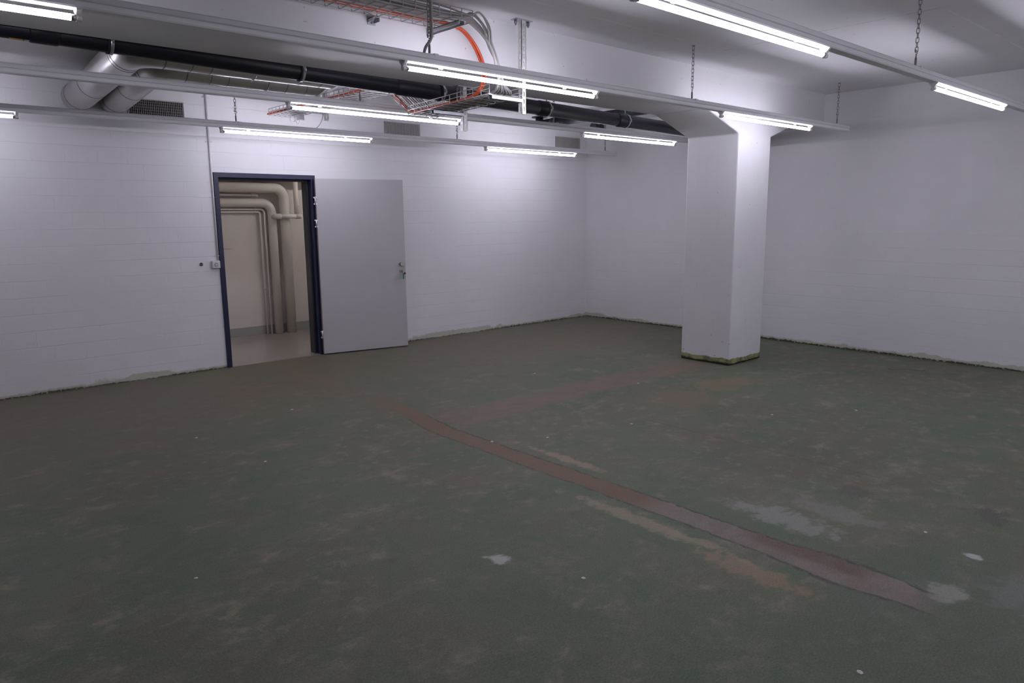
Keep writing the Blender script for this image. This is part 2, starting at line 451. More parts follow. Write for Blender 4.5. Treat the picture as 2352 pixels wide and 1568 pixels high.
# ------------------------------------------------------------------ the setting
CH = 2.894           # ceiling height
BY0, BY1, BZ = -3.649, -3.047, 2.543
XL, YB = -13.0, -10.6
def struct(mb, name, mat, parent=None, bevel=0.0):
    o = mb.build(name, mat, parent, bevel)
    if parent is None: o['kind'] = 'structure'
    return o
struct(MB().box((XL, YB, -0.2), (0.0, 0.0, 0.0)), 'floor', 'floor')
struct(MB().box((XL - 0.2, YB - 0.2, CH), (0.2, 0.17, CH + 0.2)), 'ceiling', 'ceiling')
DX0, DX1, DZ = -5.643, -4.5225, 2.032
struct(MB().prism([(XL, 0), (DX0, 0), (DX0, DZ), (DX1, DZ), (DX1, 0), (0.0, 0), (0.0, CH), (XL, CH)], 'y', 0.0, 0.17), 'wall_left', 'wall_left')
struct(MB().box((0.0, YB, 0), (0.2, 0.17, CH)), 'wall_right', 'wall_right')
struct(MB().box((XL, YB - 0.2, 0), (0.0, YB, CH)), 'wall_back', 'wall_plain')
struct(MB().box((XL - 0.2, YB, 0), (XL, 0.17, CH)), 'wall_far', 'wall_right')
# corridor behind the door
CX0, CX1, CY = -8.5, -0.8, 1.935
struct(MB().box((CX0, 0.0, -0.2), (CX1, CY, -0.0005)), 'floor_corridor', 'cfloor')
struct(MB().box((CX0, CY, 0), (CX1, CY + 0.15, 2.6)), 'wall_corridor', 'cwall')
struct(MB().box((CX1, 0.17, 0), (CX1 + 0.1, CY, 2.6)), 'wall_corridor_end', 'cwall')
struct(MB().box((CX0 - 0.1, 0.17, 0), (CX0, CY, 2.6)), 'wall_corridor_start', 'cwall')
struct(MB().box((CX0, 0.17, 2.6), (CX1, CY, 2.7)), 'ceiling_corridor', 'cream')
struct(MB().box((CX0, 1.70, 2.062), (CX1, CY, 2.6)), 'ceiling_corridor_drop', 'cream')

# beam and pillar
tag(MB().box((XL, BY0, BZ), (0.0, BY1, CH)).build('concrete_beam', 'beam', loc=(0, 0, 0)),
    'white painted concrete downstand beam crossing the ceiling to the end wall', 'beam')
col = MB().prism([(-1.788, 0), (-1.165, 0), (-1.165, 2.352), (-0.582, BZ), (-2.371, BZ), (-1.788, 2.352)], 'y', BY0, BY1)
tag(col.build('concrete_column', 'column', loc=(0, 0, 0), bevel=0.014), 'white concrete pillar with flared head and mossy foot', 'column')

# ------------------------------------------------------------------ door
dr = thing('door_1', (DX0, 0, 0), None, None); dr['kind'] = 'structure'
fw = 0.050
fr = MB().prism([(DX0, 0), (DX0 + fw, 0), (DX0 + fw, DZ - fw), (DX1 - fw, DZ - fw), (DX1 - fw, 0), (DX1, 0), (DX1, DZ), (DX0, DZ)], 'y', -0.022, 0.062)
fr.build('door_frame', 'frame_blue', dr, 0.004)
i0, i1, it = DX0 + fw - 0.012, DX1 - fw + 0.012, DZ - fw + 0.012
st = 0.028
MB().prism([(DX0, 0), (i0 + st, 0), (i0 + st, it - st), (i1 - st, it - st), (i1 - st, 0), (DX1, 0), (DX1, DZ), (DX0, DZ)], 'y', 0.068, 0.19).build('jamb_lining', 'frame_dark', dr, 0.003)
gl = MB().prism([(i0 + st - .004, 0), (i0 + st + .006, 0), (i0 + st + .006, it - st - .006), (i1 - st - .006, it - st - .006), (i1 - st - .006, 0), (i1 - st + .004, 0), (i1 - st + .004, it - st + .004), (i0 + st - .004, it - st + .004)], 'y', 0.058, 0.07)
gl.build('door_seal', 'rubber', dr)
MB().box((DX0 + fw, -0.012, 0), (DX1 - fw, 0.19, 0.004)).build('threshold', 'cfloor', dr)
# leaf, swung almost flat against the wall
hx, hy = -4.548, -0.060
ang = math.atan2(-0.211, 1.014)
LM = Matrix.Translation((hx, hy, 0)) @ Matrix.Rotation(ang, 4, 'Z')
LW, LT, LZ0, LZ1 = 1.036, 0.042, 0.012, 1.996
leaf = MB().box((0, -LT * 0.45, LZ0), (LW, LT * 0.55, LZ1), LM).build('door_leaf', 'leaf', dr, 0.003)
MB().box((-0.003, -LT * 0.42, LZ0 + .002), (0.0, LT * 0.52, LZ1 - .002), LM).build('door_edge', 'leaf_edge', leaf)
for hz in (1.752, 1.502, 0.241):
    h = MB()
    h.cyl(LM @ Vector((-0.012, -LT * 0.5 - .004, hz - 0.045)), LM @ Vector((-0.012, -LT * 0.5 - .004, hz + 0.045)), 0.008, 10)
    for dz in (-0.035, 0.035):
        h.box((-0.030, -LT * 0.5 - .008, hz + dz - 0.007), (0.006, -LT * 0.5 + .002, hz + dz + 0.007), LM)
    h.build('hinge', 'chrome', leaf)
face = -LT * 0.45
def leafpt(x, d, z): return LM @ Vector((x, face - d, z))
kx = LW - 0.058
k = MB().sweep([leafpt(kx, 0, 1.012), leafpt(kx, 0.010, 1.012), leafpt(kx, 0.030, 1.012), leafpt(kx, 0.046, 1.012), leafpt(kx, 0.052, 1.012)], 0.02, 24, radii=[0.020, 0.016, 0.019, 0.0255, 0.0235])
k.build('door_knob', 'steel', leaf)
MB().sweep([leafpt(kx, 0, 0.925), leafpt(kx, 0.008, 0.925)], 0.024, 24).build('cylinder_rosette', 'steel', leaf)
MB().sweep([leafpt(kx, 0.008, 0.927), leafpt(kx, 0.016, 0.927)], 0.010, 16).build('lock_cylinder', 'brass', leaf)
# keys hanging in the lock
kb = thing('key_bunch', leafpt(kx, 0.03, 0.90), 'bunch of keys with green tags hanging from the lock of the grey door', 'keys')
MB().box((-0.0012, -0.020, -0.009), (0.0012, 0.020, 0.009), Matrix.Translation(leafpt(kx, 0.034, 0.927)) @ Matrix.Rotation(ang, 4, 'Z')).build('key', 'brass', kb, 0.0005)
MB().sweep(arc(leafpt(kx, 0.052, 0.908), 0, 2 * PI, 20, 0.017, (0.7, 0.7, 0), (0, 0, 1))[:-1], 0.0016, 6, closed=True).build('key_ring', 'chain', kb)
KM = Matrix.Translation(leafpt(kx, 0.054, 0.893)) @ Matrix.Rotation(ang, 4, 'Z')
for dx, w, z0, mat in ((-0.012, 0.016, -0.062, 'mint_tag'), (0.006, 0.013, -0.060, 'green_tag')):
    MB().box((dx - w / 2, -0.003, z0), (dx + w / 2, 0.003, 0.004), KM).build('key_tag', mat, kb, 0.002)
MB().prism([(0.018, 0.0), (0.026, 0.0), (0.030, -0.055), (0.022, -0.058)], 'y', -0.008, -0.006, KM).build('hanging_key', 'brass', kb)
MB().sweep([KM @ Vector((0.022, -0.007, 0.006)), KM @ Vector((0.022, -0.004, 0.006))], 0.014, 14).build('key_bow', 'rubber', kb)

# ------------------------------------------------------------------ conduit, socket, wall plug
cp = thing('conduit_pipe', (-5.656, 0, 1.14), 'thin painted conduit running down the wall from the ceiling to the socket', 'conduit')
MB().sweep([(-5.655, -0.012, 1.14), (-5.655, -0.012, 2.0), (-5.655, -0.012, CH)], 0.0095, 12).build('conduit_tube', 'conduit', cp)
for z in (1.185, 1.78, 2.33, 2.76):
    MB().sweep(arc((-5.655, -0.012, z), -0.3 * PI, 1.3 * PI, 10, 0.0115, (1, 0, 0), (0, -1, 0)), 0.0035, 6).box((-5.688, -0.006, z - .006), (-5.622, 0.0, z + .006)).build('pipe_clip', 'conduit', cp)
sk = thing('wall_socket', (-5.685, 0, 1.10), 'white surface socket beside the blue door frame', 'socket')
MB().box((-5.727, -0.046, 1.060), (-5.648, 0.0, 1.138)).build('socket_box', 'socket', sk, 0.007)
MB().cyl((-5.690, -0.047, 1.096), (-5.690, -0.043, 1.096), 0.021, 20).build('socket_recess', 'socket_dark', sk)
MB().cyl((-5.688, -0.050, 1.094), (-5.688, -0.046, 1.094), 0.013, 16).build('socket_insert', 'socket', sk)
for d in (-0.009, 0.0, 0.009):
    MB().cyl((-5.688 + d, -0.0508, 1.094 - abs(d) * .4), (-5.688 + d, -0.0498, 1.094 - abs(d) * .4), 0.0025, 8).build('socket_hole', 'rubber', sk)
wp = thing('blanking_plug', (-5.826, 0, 1.106), 'small round black cap in the white wall next to the socket', 'cap')
MB().sweep([(-5.826, 0.0, 1.106), (-5.826, -0.006, 1.106), (-5.826, -0.008, 1.106)], 0.017, 20, radii=[0.0175, 0.0175, 0.014]).build('cap_disc', 'rubber', wp)
MB().box((-5.842, -0.010, 1.1035), (-5.810, -0.007, 1.1085)).build('cap_slot', 'socket_dark', wp)

# ------------------------------------------------------------------ vent grilles
def grille(x0, x1, z0, z1, label, grid=False):
    g = thing('vent_grille', ((x0 + x1) / 2, 0, z0), label, 'vent', 'vent grilles along the block wall')
    t = 0.008
    MB().prism([(x0, z0), (x1, z0), (x1, z1), (x0, z1)], 'y', -0.002, -0.0005).build('back_panel', 'void', g)
    f = MB()
    f.box((x0, -0.012, z0), (x1, 0, z0 + t)).box((x0, -0.012, z1 - t), (x1, 0, z1)).box((x0, -0.012, z0), (x0 + t, 0, z1)).box((x1 - t, -0.012, z0), (x1, 0, z1))
    f.build('grille_frame', 'grille', g)
    s = MB(); n = 29
    for i in range(n):
        x = x0 + t + (x1 - x0 - 2 * t) * (i + 0.5) / n
        hw = 0.0035 if grid else 0.0052
        s.box((x - hw, -0.013, z0 + t), (x + hw, -0.004, z1 - t))
    s.build('grille_slats', 'grille_dark' if grid else 'grille', g)
    h = MB()
    if not grid: return
    for i in range(1, 6):
        z = z0 + (z1 - z0) * i / 6; h.box((x0 + t, -0.004, z - .003), (x1 - t, -0.002, z + .003))
    h.build('cross_slats', 'grille', g)
grille(-6.382, -5.871, 2.541, 2.690, 'dark vent grille partly hidden by the silver duct', True)
grille(-3.582, -3.072, 2.541, 2.690, 'vent grille high on the wall above the open grey door')
grille(-0.690, -0.170, 2.541, 2.700, 'vent grille nearest the back corner of the room')

# ------------------------------------------------------------------ light rails, tubes, chains
RY = [-5.748, -4.088, -2.389, -0.657, -7.95, -9.60]
RZ = [2.394, 2.388, 2.377, 2.369, 2.40, 2.40]       # tube axis
RX = [-6.0445, -5.998, -5.892, -5.748, -6.09, -6.14]  # left end of the tube nearest the middle
PITCH, TL = 3.205, 1.575
RAIL_END = [-0.30, -0.384, -0.25, -0.122, -0.30, -0.30]
RAIL_LABEL = ['long grey lighting rail nearest the camera, running off past the end wall corner',
              'long grey lighting rail directly in front of the concrete beam',
              'long grey lighting rail just behind the beam and below the silver ducts',
              'long grey lighting rail along the block wall with the door',
              'long grey lighting rail passing over the camera, out of view',
              'long grey lighting rail behind the camera, out of view']
def profile(y, z, w0, w1, z0, z1): return None
for i in range(6):
    y, z = RY[i], RZ[i]
    x0, x1 = XL + 0.3, RAIL_END[i]
    r = thing('lighting_rail', (x0, y, z + 0.035), RAIL_LABEL[i], 'lighting rail', 'ceiling lighting rails')
    up = MB().prism([(y - .026, z + .064), (y - .031, z + .067), (y - .031, z + .087), (y - .024, z + .093), (y + .024, z + .093), (y + .031, z + .087), (y + .031, z + .067), (y + .026, z + .064)], 'x', x0, x1)
    up.build('rail_trunk', 'rail', r)
    MB().prism([(y - .030, z + .042), (y - .026, z + .035), (y + .026, z + .035), (y + .030, z + .042), (y + .030, z + .060), (y + .025, z + .064), (y - .025, z + .064), (y - .030, z + .060)], 'x', x0, x1 - 0.004).build('rail_cover', 'rail', r)
    MB().box((x1 - .003, y - .030, z + .036), (x1, y + .030, z + .092)).build('end_cap', 'rail', r)

def holder_profile(y, z):
    return [(y - .029, z + .036), (y + .029, z + .036), (y + .026, z + .028), (y + .012, z + .014), (y + .011, z + .004), (y + .0145, z - .002), (y + .0145, z - .009), (y + .009, z - .016), (y - .009, z - .016), (y - .0145, z - .009), (y - .0145, z - .002), (y - .011, z + .004), (y - .012, z + .014), (y - .026, z + .028)]
def make_lamp():
    """one tube, modelled at the origin, axis along x, x from 0 to TL"""
    r = thing('fluorescent_light', (0, 0, 0), None, None)
    MB().sweep([(0.012, 0, 0), (TL - 0.012, 0, 0)], 0.0132, 14, caps=False).build('lamp_tube', 'tube', r)
    for x0, x1 in ((-0.006, 0.012), (TL - 0.012, TL + 0.006)):
        MB().sweep([(x0, 0, 0), (x1, 0, 0)], 0.0134, 16).build('tube_cap', 'cap', r)
    for x0, x1 in ((-0.028, -0.006), (TL + 0.006, TL + 0.028)):
        MB().prism(holder_profile(0, 0), 'x', x0, x1).build('lamp_holder', 'holder', r, 0.003)
    for x in (0.24, TL - 0.30):
        MB().prism([(-.010, .036), (.010, .036), (.005, .022), (-.005, .022)], 'x', x - .012, x + .012).build('tube_clip', 'holder', r)
    return r
def copy_tree(o, loc, parent=None):
    c = o.copy(); COL.objects.link(c)
    if parent is not None: c.parent = parent
    else: c.location = loc
    WORLD[c.name] = Vector(loc)
    for ch in list(o.children): copy_tree(ch, loc, c)
    return c
LAMPS = [         (0, 0, 'lit fluorescent tube nearest the camera, cut off by the top edge'),
         (0, 1, 'lit fluorescent tube on the front rail before the end wall, clear of the pillar'),
         (1, -1, 'lit fluorescent tube in the top corner above the black drain pipe'),
         (1, 0, 'lit fluorescent tube crossing in front of the bent wire tray'),
         (1, 1, 'lit fluorescent tube in front of the pillar\'s flared head'),
         (2, 0, 'lit fluorescent tube behind the black pipe, meeting the second slotted post'),
         (2, 1, 'lit fluorescent tube behind the pillar, below the black pipe'),
         (3, -1, 'lit fluorescent tube of which only the end shows, below the silver ducts'),
         (3, 0, 'lit fluorescent tube hanging high above the blue door frame and open door'),
         (3, 1, 'lit fluorescent tube nearest the back corner, below the last vent'),
         (4, 0, 'lit fluorescent tube on the rail over the camera, out of view'),
         (4, 1, 'lit tube on the rail over the camera, towards the end wall'),
         (5, 0, 'lit fluorescent tube on the rail behind the camera, out of view'),
         (5, 1, 'lit tube on the rail behind the camera, towards the end wall')]
proto = None
for i, k, label in LAMPS:
    p = (RX[i] + k * PITCH, RY[i], RZ[i])
    if proto is None:
        proto = make_lamp(); proto.location = p; WORLD[proto.name] = Vector(p); o = proto
    else: o = copy_tree(proto, p)
    tag(o, label, 'fluorescent light', 'fluorescent tubes under the ceiling rails')

def link_mesh(mb, c, z, turn, L=0.036, w=0.009, r=0.0022):
    """one stadium-shaped chain link centred at height z"""
    h = L / 2 - w
    u = Vector((1, 0, 0)) if turn else Vector((0, 1, 0))
    pts = []
    for j in range(7):
        a = PI * j / 6; pts.append(Vector((c[0], c[1], z + h)) + u * (w * math.cos(a)) + Vector((0, 0, w * math.sin(a))))
    for j in range(7):
        a = PI + PI * j / 6; pts.append(Vector((c[0], c[1], z - h)) + u * (w * math.cos(a)) + Vector((0, 0, w * math.sin(a))))
    mb.sweep(pts, r, 6, closed=True)
CHAINS = [(0, -5.85, 'steel chain carrying the front lighting rail, above the nearest tube'),
          (0, -3.20, 'steel chain of the front lighting rail seen against the bare ceiling'),
          (0, -0.66, 'steel chain of the front lighting rail beside the end wall'),
          (1, -5.835, 'steel chain next to the grey cable that drops to the beam rail'),
          (1, -3.245, 'steel chain of the beam rail hanging against the beam face'),
          (1, -0.63, 'steel chain of the beam rail beside the end wall, past the pillar'),
          (2, -5.30, 'steel chain in front of the wire tray, on the rail behind the beam'),
          (2, -3.12, 'steel chain below the black drain pipe, on the rail behind the beam'),
          (3, -5.62, 'steel chain beside the conduit, on the rail along the block wall'),
          (3, -2.996, 'steel chain under the second slotted post, on the wall rail'),
          (3, -0.345, 'steel chain at the end of the wall rail in the back corner'),
          (4, -5.9, 'steel chain of the rail over the camera, out of view'), (4, -1.0, 'steel chain of the rail over the camera, out of view by the end wall'),
          (5, -5.9, 'steel chain of the rail behind the camera, out of view'), (5, -1.0, 'steel chain of the rail behind the camera, out of view by the end wall')]
for i, x, label in CHAINS:
    y, z = RY[i], RZ[i] + 0.093
    c = thing('hanging_chain', (x, y, z), label, 'chain', 'chains carrying the lighting rails')
    MB().box((x - .030, y - .018, z - .001), (x + .030, y + .018, z + .003)).box((x + .012, y - .0325, z - .016), (x + .042, y + .0325, z + .004)).build('rail_clamp', 'rail', c)
    MB().sweep([(x, y, z + .002), (x, y, z + .012), (x, y, z + .052), (x, y, z + .060), (x, y, z + .074)], 0.007, 10, radii=[.004, .0072, .0072, .004, .003]).build('turnbuckle', 'chain', c)
    hk = [(x, y, z + .074), (x - .006, y, z + .078)] + arc((x, y, z + .088), 1.25 * PI, 2.95 * PI, 14, 0.0125, (1, 0, 0), (0, 0, 1)) + [(x - .0125, y, z + .108)]
    MB().sweep(hk, 0.0024, 7).build('chain_hook', 'chain', c)
    ch = MB(); zz = z + 0.106; t = 0
    while zz + 0.012 < CH:
        link_mesh(ch, (x, y), zz, t); zz += 0.0285; t ^= 1
    ch.build('chain_links', 'chain', c)
    MB().cyl((x, y, CH - 0.004), (x, y, CH + 0.002), 0.012, 12).build('ceiling_eye', 'chain', c)

# ------------------------------------------------------------------ black drain pipe
PY = -2.920
def pz(x): return 2.528 - 0.0205 * (x + 6.5) * 0.88 + 0.0135       # axis height, falls towards the pillar
def pp(x, dz=0.0): return (x, PY, pz(x) + dz)
PR = 0.059
dp = thing('drain_pipe', pp(-6.0), 'long black plastic drain pipe running behind the beam into the pillar head', 'pipe')
MB().sweep([pp(XL + 0.2), pp(-0.02)], PR, 32).build('pipe_run', 'black', dp)
for a, b in ((-7.60, -7.46), (-5.32, -4.93), (-3.86, -3.74), (-2.80, -2.60)):
    MB().sweep([pp(a), pp(a + .012), pp(b - .012), pp(b)], PR + .004, 32, radii=[PR + .001, PR + .005, PR + .005, PR + .001]).build('pipe_coupling', 'black', dp)
for x in (-7.21, -6.06, -4.90, -3.745, -2.66, -1.0):
    c = MB(); n = 32
    ax = Vector((x, PY, pz(x)))
    for s_ in (-1, 1):
        pass
    ring = [Vector((ax.x, ax.y + math.cos(2 * PI * j / n) * (PR + .007), ax.z + math.sin(2 * PI * j / n) * (PR + .007))) for j in range(n)]
    c.prism([(PY + math.cos(2 * PI * j / n) * (PR + .0085), pz(x) + math.sin(2 * PI * j / n) * (PR + .0085)) for j in range(n)], 'x', x - .009, x + .009, smooth=True)
    c.box((x - .008, PY - PR - .020, pz(x) - .007), (x + .008, PY - PR - .004, pz(x) + .007))
    c.box((x - .010, PY + PR + .004, pz(x) - .010), (x + .010, PY + PR + .026, pz(x) + .010))
    c.cyl((x, PY - PR - .018, pz(x) - .020), (x, PY - PR - .018, pz(x) + .020), 0.005, 8)
    cl = c.build('pipe_clamp', 'zinc', dp)
    MB().prism([(PY + math.cos(2 * PI * j / n) * (PR + .006), pz(x) + math.sin(2 * PI * j / n) * (PR + .006)) for j in range(n)], 'x', x - .020, x - .008, smooth=True).build('rubber_ring', 'rubber', cl)
    MB().cyl((x, PY, pz(x) + PR), (x, PY, CH), 0.005, 8).build('hanger_rod', 'zinc', cl)
def pipe_patch(x0, x1, a0, a1, name, mat):
    vs = []; n = 8
    for j in range(n + 1):
        a = a0 + (a1 - a0) * j / n
        for x in (x0, x1): vs.append((x, PY + math.cos(a) * (PR + .0008), pz(x) + math.sin(a) * (PR + .0008)))
    MB().raw(vs, [(2 * j, 2 * j + 1, 2 * j + 3, 2 * j + 2) for j in range(n)], True).build(name, mat, dp)
pipe_patch(-7.69, -7.628, -0.60 * PI, -0.45 * PI, 'yellow_label', 'yellow')
pipe_patch(-7.622, -7.575, -0.60 * PI, -0.45 * PI, 'pale_label', 'sticker')

# branch pipe close to the ceiling behind it
bp = thing('branch_pipe', (-1.28, -1.5, 2.80), 'short black branch pipe under the ceiling, from the back wall to the drain pipe', 'pipe')
path = fillet([(-1.28, -0.28, CH), (-1.28, -0.28, 2.80), (-1.28, -2.60, 2.785), (-1.28, PY + .03, 2.50)], 0.09, 8)
MB().sweep(path, 0.052, 24).build('pipe_run', 'black', bp)
MB().cyl((-1.28, -0.28, CH - .012), (-1.28, -0.28, CH), 0.105, 24).build('ceiling_flange', 'black', bp)
MB().sweep([(-1.28, -0.52, 2.80), (-1.28, -0.53, 2.80), (-1.28, -0.64, 2.80), (-1.28, -0.65, 2.80)], .057, 24, radii=[.053, .058, .058, .053]).build('pipe_coupling', 'black', bp)
tx, ty, tz = -1.28, -1.335, 2.664
MB().sweep([(tx - 0.085, ty, tz), (tx - 0.008, ty, tz)], 0.050, 20).build('coupling_sleeve', 'black', bp)
MB().sweep([(tx + 0.004, ty, tz), (tx + 0.080, ty, tz), (tx + 0.088, ty, tz)], 0.042, 20, radii=[.050, .050, .040]).build('coupling_sleeve', 'black', bp)
MB().sweep([(tx - 0.02, ty, tz), (tx + 0.02, ty, tz)], 0.033, 16).cyl((tx, ty, tz), (tx, ty, 2.78), 0.02, 14).build('coupling_core', 'black', bp)
for y in (-0.42, -0.75):
    MB().cyl((-1.28, y, 2.84), (-1.28, y, CH), 0.004, 8).build('hanger_rod', 'zinc', bp)

# ------------------------------------------------------------------ ventilation ducts
def duct(xw, yc, xe, label):
    R, z0, zc = 0.124, 2.654, 2.765
    d = thing('ventilation_duct', (xw, 0, z0), label, 'duct', 'silver ducts from the block wall')
    rb = 0.17
    path = [(xw, 0.0, z0), (xw, -0.13, z0), (xw, yc, zc), (xe, yc, zc)]
    pts = [Vector(path[0])] + fillet(path[1:], rb, 4)
    k = 0.9
    cut = lambda p: Vector((p.x + (p.z - zc) * k, p.y, p.z))
    MB().sweep(pts, R, 40, caps=False, ends={len(pts) - 1: cut}).build('duct_run', 'duct', d)
    MB().sweep([(xe - 0.30, yc, zc), (xe, yc, zc)], R - 0.004, 32, caps=False, ends={1: cut}).build('duct_lining', 'duct_in', d)
    MB().sweep([(xe - 0.30, yc, zc), (xe - 0.299, yc, zc)], R - 0.004, 32).build('duct_damper', 'duct_in', d)
    def seam(a, b, w=0.006):
        a = Vector(a); b = (Vector(b) - a).normalized()
        MB().sweep([a, a + b * w], R + .0012, 40).build('duct_seam', 'seam', d)
    a, b = Vector(path[1]), Vector(path[2]); u = (b - a).normalized(); L = (b - a).length
    seam(a, b); seam(a + u * 0.52, b)
    q = b - u * (rb + .005); seam(q, b); seam(q - u * 0.05, b)
    seam((xw + rb + .01, yc, zc), path[3])
    for x in (xw + rb + 0.20, xw + rb + 0.34, xe - 0.42, xe - 0.24): seam((x, yc, zc), path[3], 0.004)
    n = 40; ring = []
    for j in range(n):
        g = 2 * PI * j / n; ring.append(cut(Vector((xe, yc + math.cos(g) * (R + .002), zc + math.sin(g) * (R + .002)))))
    MB().sweep(ring, 0.007, 8, closed=True).build('duct_rim', 'collar', d)
    x = xw + 0.85
    MB().sweep(arc((x, yc, zc), 0, 2 * PI, 40, R + .004, (0, 1, 0), (0, 0, 1))[:-1], 0.004, 6, closed=True).cyl((x, yc, zc + R), (x, yc, CH), 0.004, 8).build('duct_hanger', 'zinc', d)
duct(-6.790, -1.86, -5.14, 'silver spiral duct that reaches further out from the wall, towards the beam')
duct(-6.495, -1.40, -5.06, 'silver spiral duct turning close to the wall, covering part of a vent')

# ------------------------------------------------------------------ wire cable trays, posts, brackets
def mesh_tray(name, sections, w0, w1, hgt, label, run='y'):
    """U-shaped wire basket; sections = centre line points (along, z) of its bottom; w0, w1 = its two sides"""
    def P(a, w, z): return (w, a, z) if run == 'y' else (a, w, z)
    t = thing(name, P(sections[0][0], (w0 + w1) / 2, sections[0][1]), label, 'cable tray', 'galvanised wire cable trays')
    lw = MB(); r = 0.0029
    n = 6
    for j in range(n):
        w = w0 + (w1 - w0) * j / (n - 1)
        lw.sweep([P(a, w, z) for a, z in sections], r, 6)
    for w in (w0, w1):
        for h in (hgt * 0.5, hgt):
            lw.sweep([P(a, w, z + h) for a, z in sections], r, 6)
    lw.build('long_wires', 'wire', t)
    cw = MB()
    for (a0, z0), (a1, z1) in zip(sections[:-1], sections[1:]):
        L = math.hypot(a1 - a0, z1 - z0); m = max(1, round(L / 0.085))
        for q in range(m + 1):
            a = a0 + (a1 - a0) * q / m; z = z0 + (z1 - z0) * q / m
            cw.sweep(fillet([P(a, w0, z + hgt), P(a, w0, z - 0.004), P(a, w1, z - 0.004), P(a, w1, z + hgt)], 0.012, 3), r, 6)
    cw.build('cross_wires', 'wire', t)
    return t
TW0, TW1 = -5.125, -4.848
mesh_tray('cable_tray', [(-3.775, 2.380), (-2.80, 2.345)], TW0, TW1, 0.060, 'wire cable tray passing under the beam between the slotted posts')
mesh_tray('cable_tray', [(-2.815, 2.350), (-2.42, 2.605)], TW0, TW1, 0.060, 'short wire cable tray sloping up behind the black pipe')
mesh_tray('cable_tray', [(-2.42, 2.605), (-0.28, 2.605)], TW0, TW1, 0.060, 'wire cable tray under the ceiling ending near the block wall')
mesh_tray('cable_tray', [(-9.5, 2.750), (-5.42, 2.750)], -3.975, -3.695, 0.060, 'wire cable tray filled with cables along the face of the beam', run='x')

def slotted_post(x, y, z0, z1, label, plate=True, arm=None):
    p = thing('slotted_post', (x, y, z1), label, 'post', 'slotted steel posts carrying the cable trays')
    w, dpt, th = 0.040, 0.036, 0.003
    # channel: web towards -x / front, built from strips so that the slots are open
    b = MB()
    step, sl, sw = 0.050, 0.030, 0.010
    def plate_with_slots(P):
        """P(u, v) -> 3D for u across (0..1), v = height"""
        n = int((z1 - z0) / step)
        u0, u1 = 0.5 - sw / w / 2, 0.5 + sw / w / 2
        def quad(ua, ub, va, vb):
            f = [P(ua, va, 0), P(ub, va, 0), P(ub, vb, 0), P(ua, vb, 0), P(ua, va, 1), P(ub, va, 1), P(ub, vb, 1), P(ua, vb, 1)]
            b.raw(f, [(0, 1, 2, 3), (7, 6, 5, 4), (0, 4, 5, 1), (1, 5, 6, 2), (2, 6, 7, 3), (3, 7, 4, 0)])
        quad(0, u0, z0, z1); quad(u1, 1, z0, z1)
        v = z0
        for q in range(n):
            quad(u0, u1, v, v + (step - sl)); v += step
        if v < z1: quad(u0, u1, v, z1)
    plate_with_slots(lambda u, v, t: (x - w / 2 + w * u, y - dpt / 2 + th * t, v))
    plate_with_slots(lambda u, v, t: (x - w / 2 + th * t, y - dpt / 2 + dpt * u, v))
    plate_with_slots(lambda u, v, t: (x + w / 2 - th + th * t, y - dpt / 2 + dpt * u, v))
    b.build('post_channel', 'strut', p)
    if plate:
        MB().box((x - .075, y - .030, z1 - .006), (x + .075, y + .030, z1)).build('head_plate', 'zinc', p)
        for d in (-.058, .058):
            MB().cyl((x + d, y, z1 - .006), (x + d, y, z1 - .030), 0.011, 6).cyl((x + d, y, z1 - .030), (x + d, y, z1 - .042), 0.005, 8).build('anchor_bolt', 'chain', p)
    if arm:
        z, xa = arm
        MB().prism([(z - .004, 0), (z - .004, 0)], 'x', 0, 0) if False else None
        a = MB()
        a.prism([(y - .020, z - .004), (y + .020, z - .004), (y + .020, z), (y - .020, z)], 'x', xa, x - w / 2)
        a.prism([(y - .020, z - .026), (y - .017, z - .026), (y - .017, z), (y - .020, z)], 'x', xa + .03, x - w / 2)
        a.prism([(y + .017, z - .026), (y + .020, z - .026), (y + .020, z), (y + .017, z)], 'x', xa + .03, x - w / 2)
        a.build('bracket_arm', 'zinc', p)
        MB().cyl((x - w / 2 - .012, y - .014, z + .02), (x - w / 2 - .002, y - .014, z + .02), 0.008, 6).build('arm_bolt', 'zinc', p)
    return p
slotted_post(-4.815, -3.765, 2.269, CH, 'slotted steel post fixed to the ceiling in front of the beam', arm=(2.374, -5.14))
slotted_post(-4.815, -3.100, 2.215, BZ, 'slotted steel post fixed under the beam, before the black pipe', arm=(2.350, -5.14))
slotted_post(-4.815, -0.90, 2.508, CH, 'slotted steel post under the ceiling near the block wall', arm=(2.598, -5.14))
for x, y1, label in ((-5.51, -3.98, 'steel bracket arm on the beam face near the end of the cable tray'), (-5.945, -3.715, 'short steel bracket on the beam face at the orange cables')):
    b = thing('wall_bracket', (x, BY0, 2.735), label, 'bracket', 'bracket arms on the beam face')
    a = MB(); zt = 2.741
    a.box((x - .022, y1, zt - .004), (x + .022, BY0, zt)).box((x - .022, y1, zt - .024), (x - .018, BY0, zt)).box((x + .018, y1, zt - .024), (x + .022, BY0, zt))
    a.build('bracket_arm', 'zinc', b)
    MB().box((x - .028, BY0 - .005, zt - .035), (x + .028, BY0, zt + .012)).build('bracket_plate', 'zinc', b)
    MB().cyl((x, BY0 - .014, zt - .022), (x, BY0 - .004, zt - .022), 0.007, 6).build('bracket_bolt', 'chain', b)

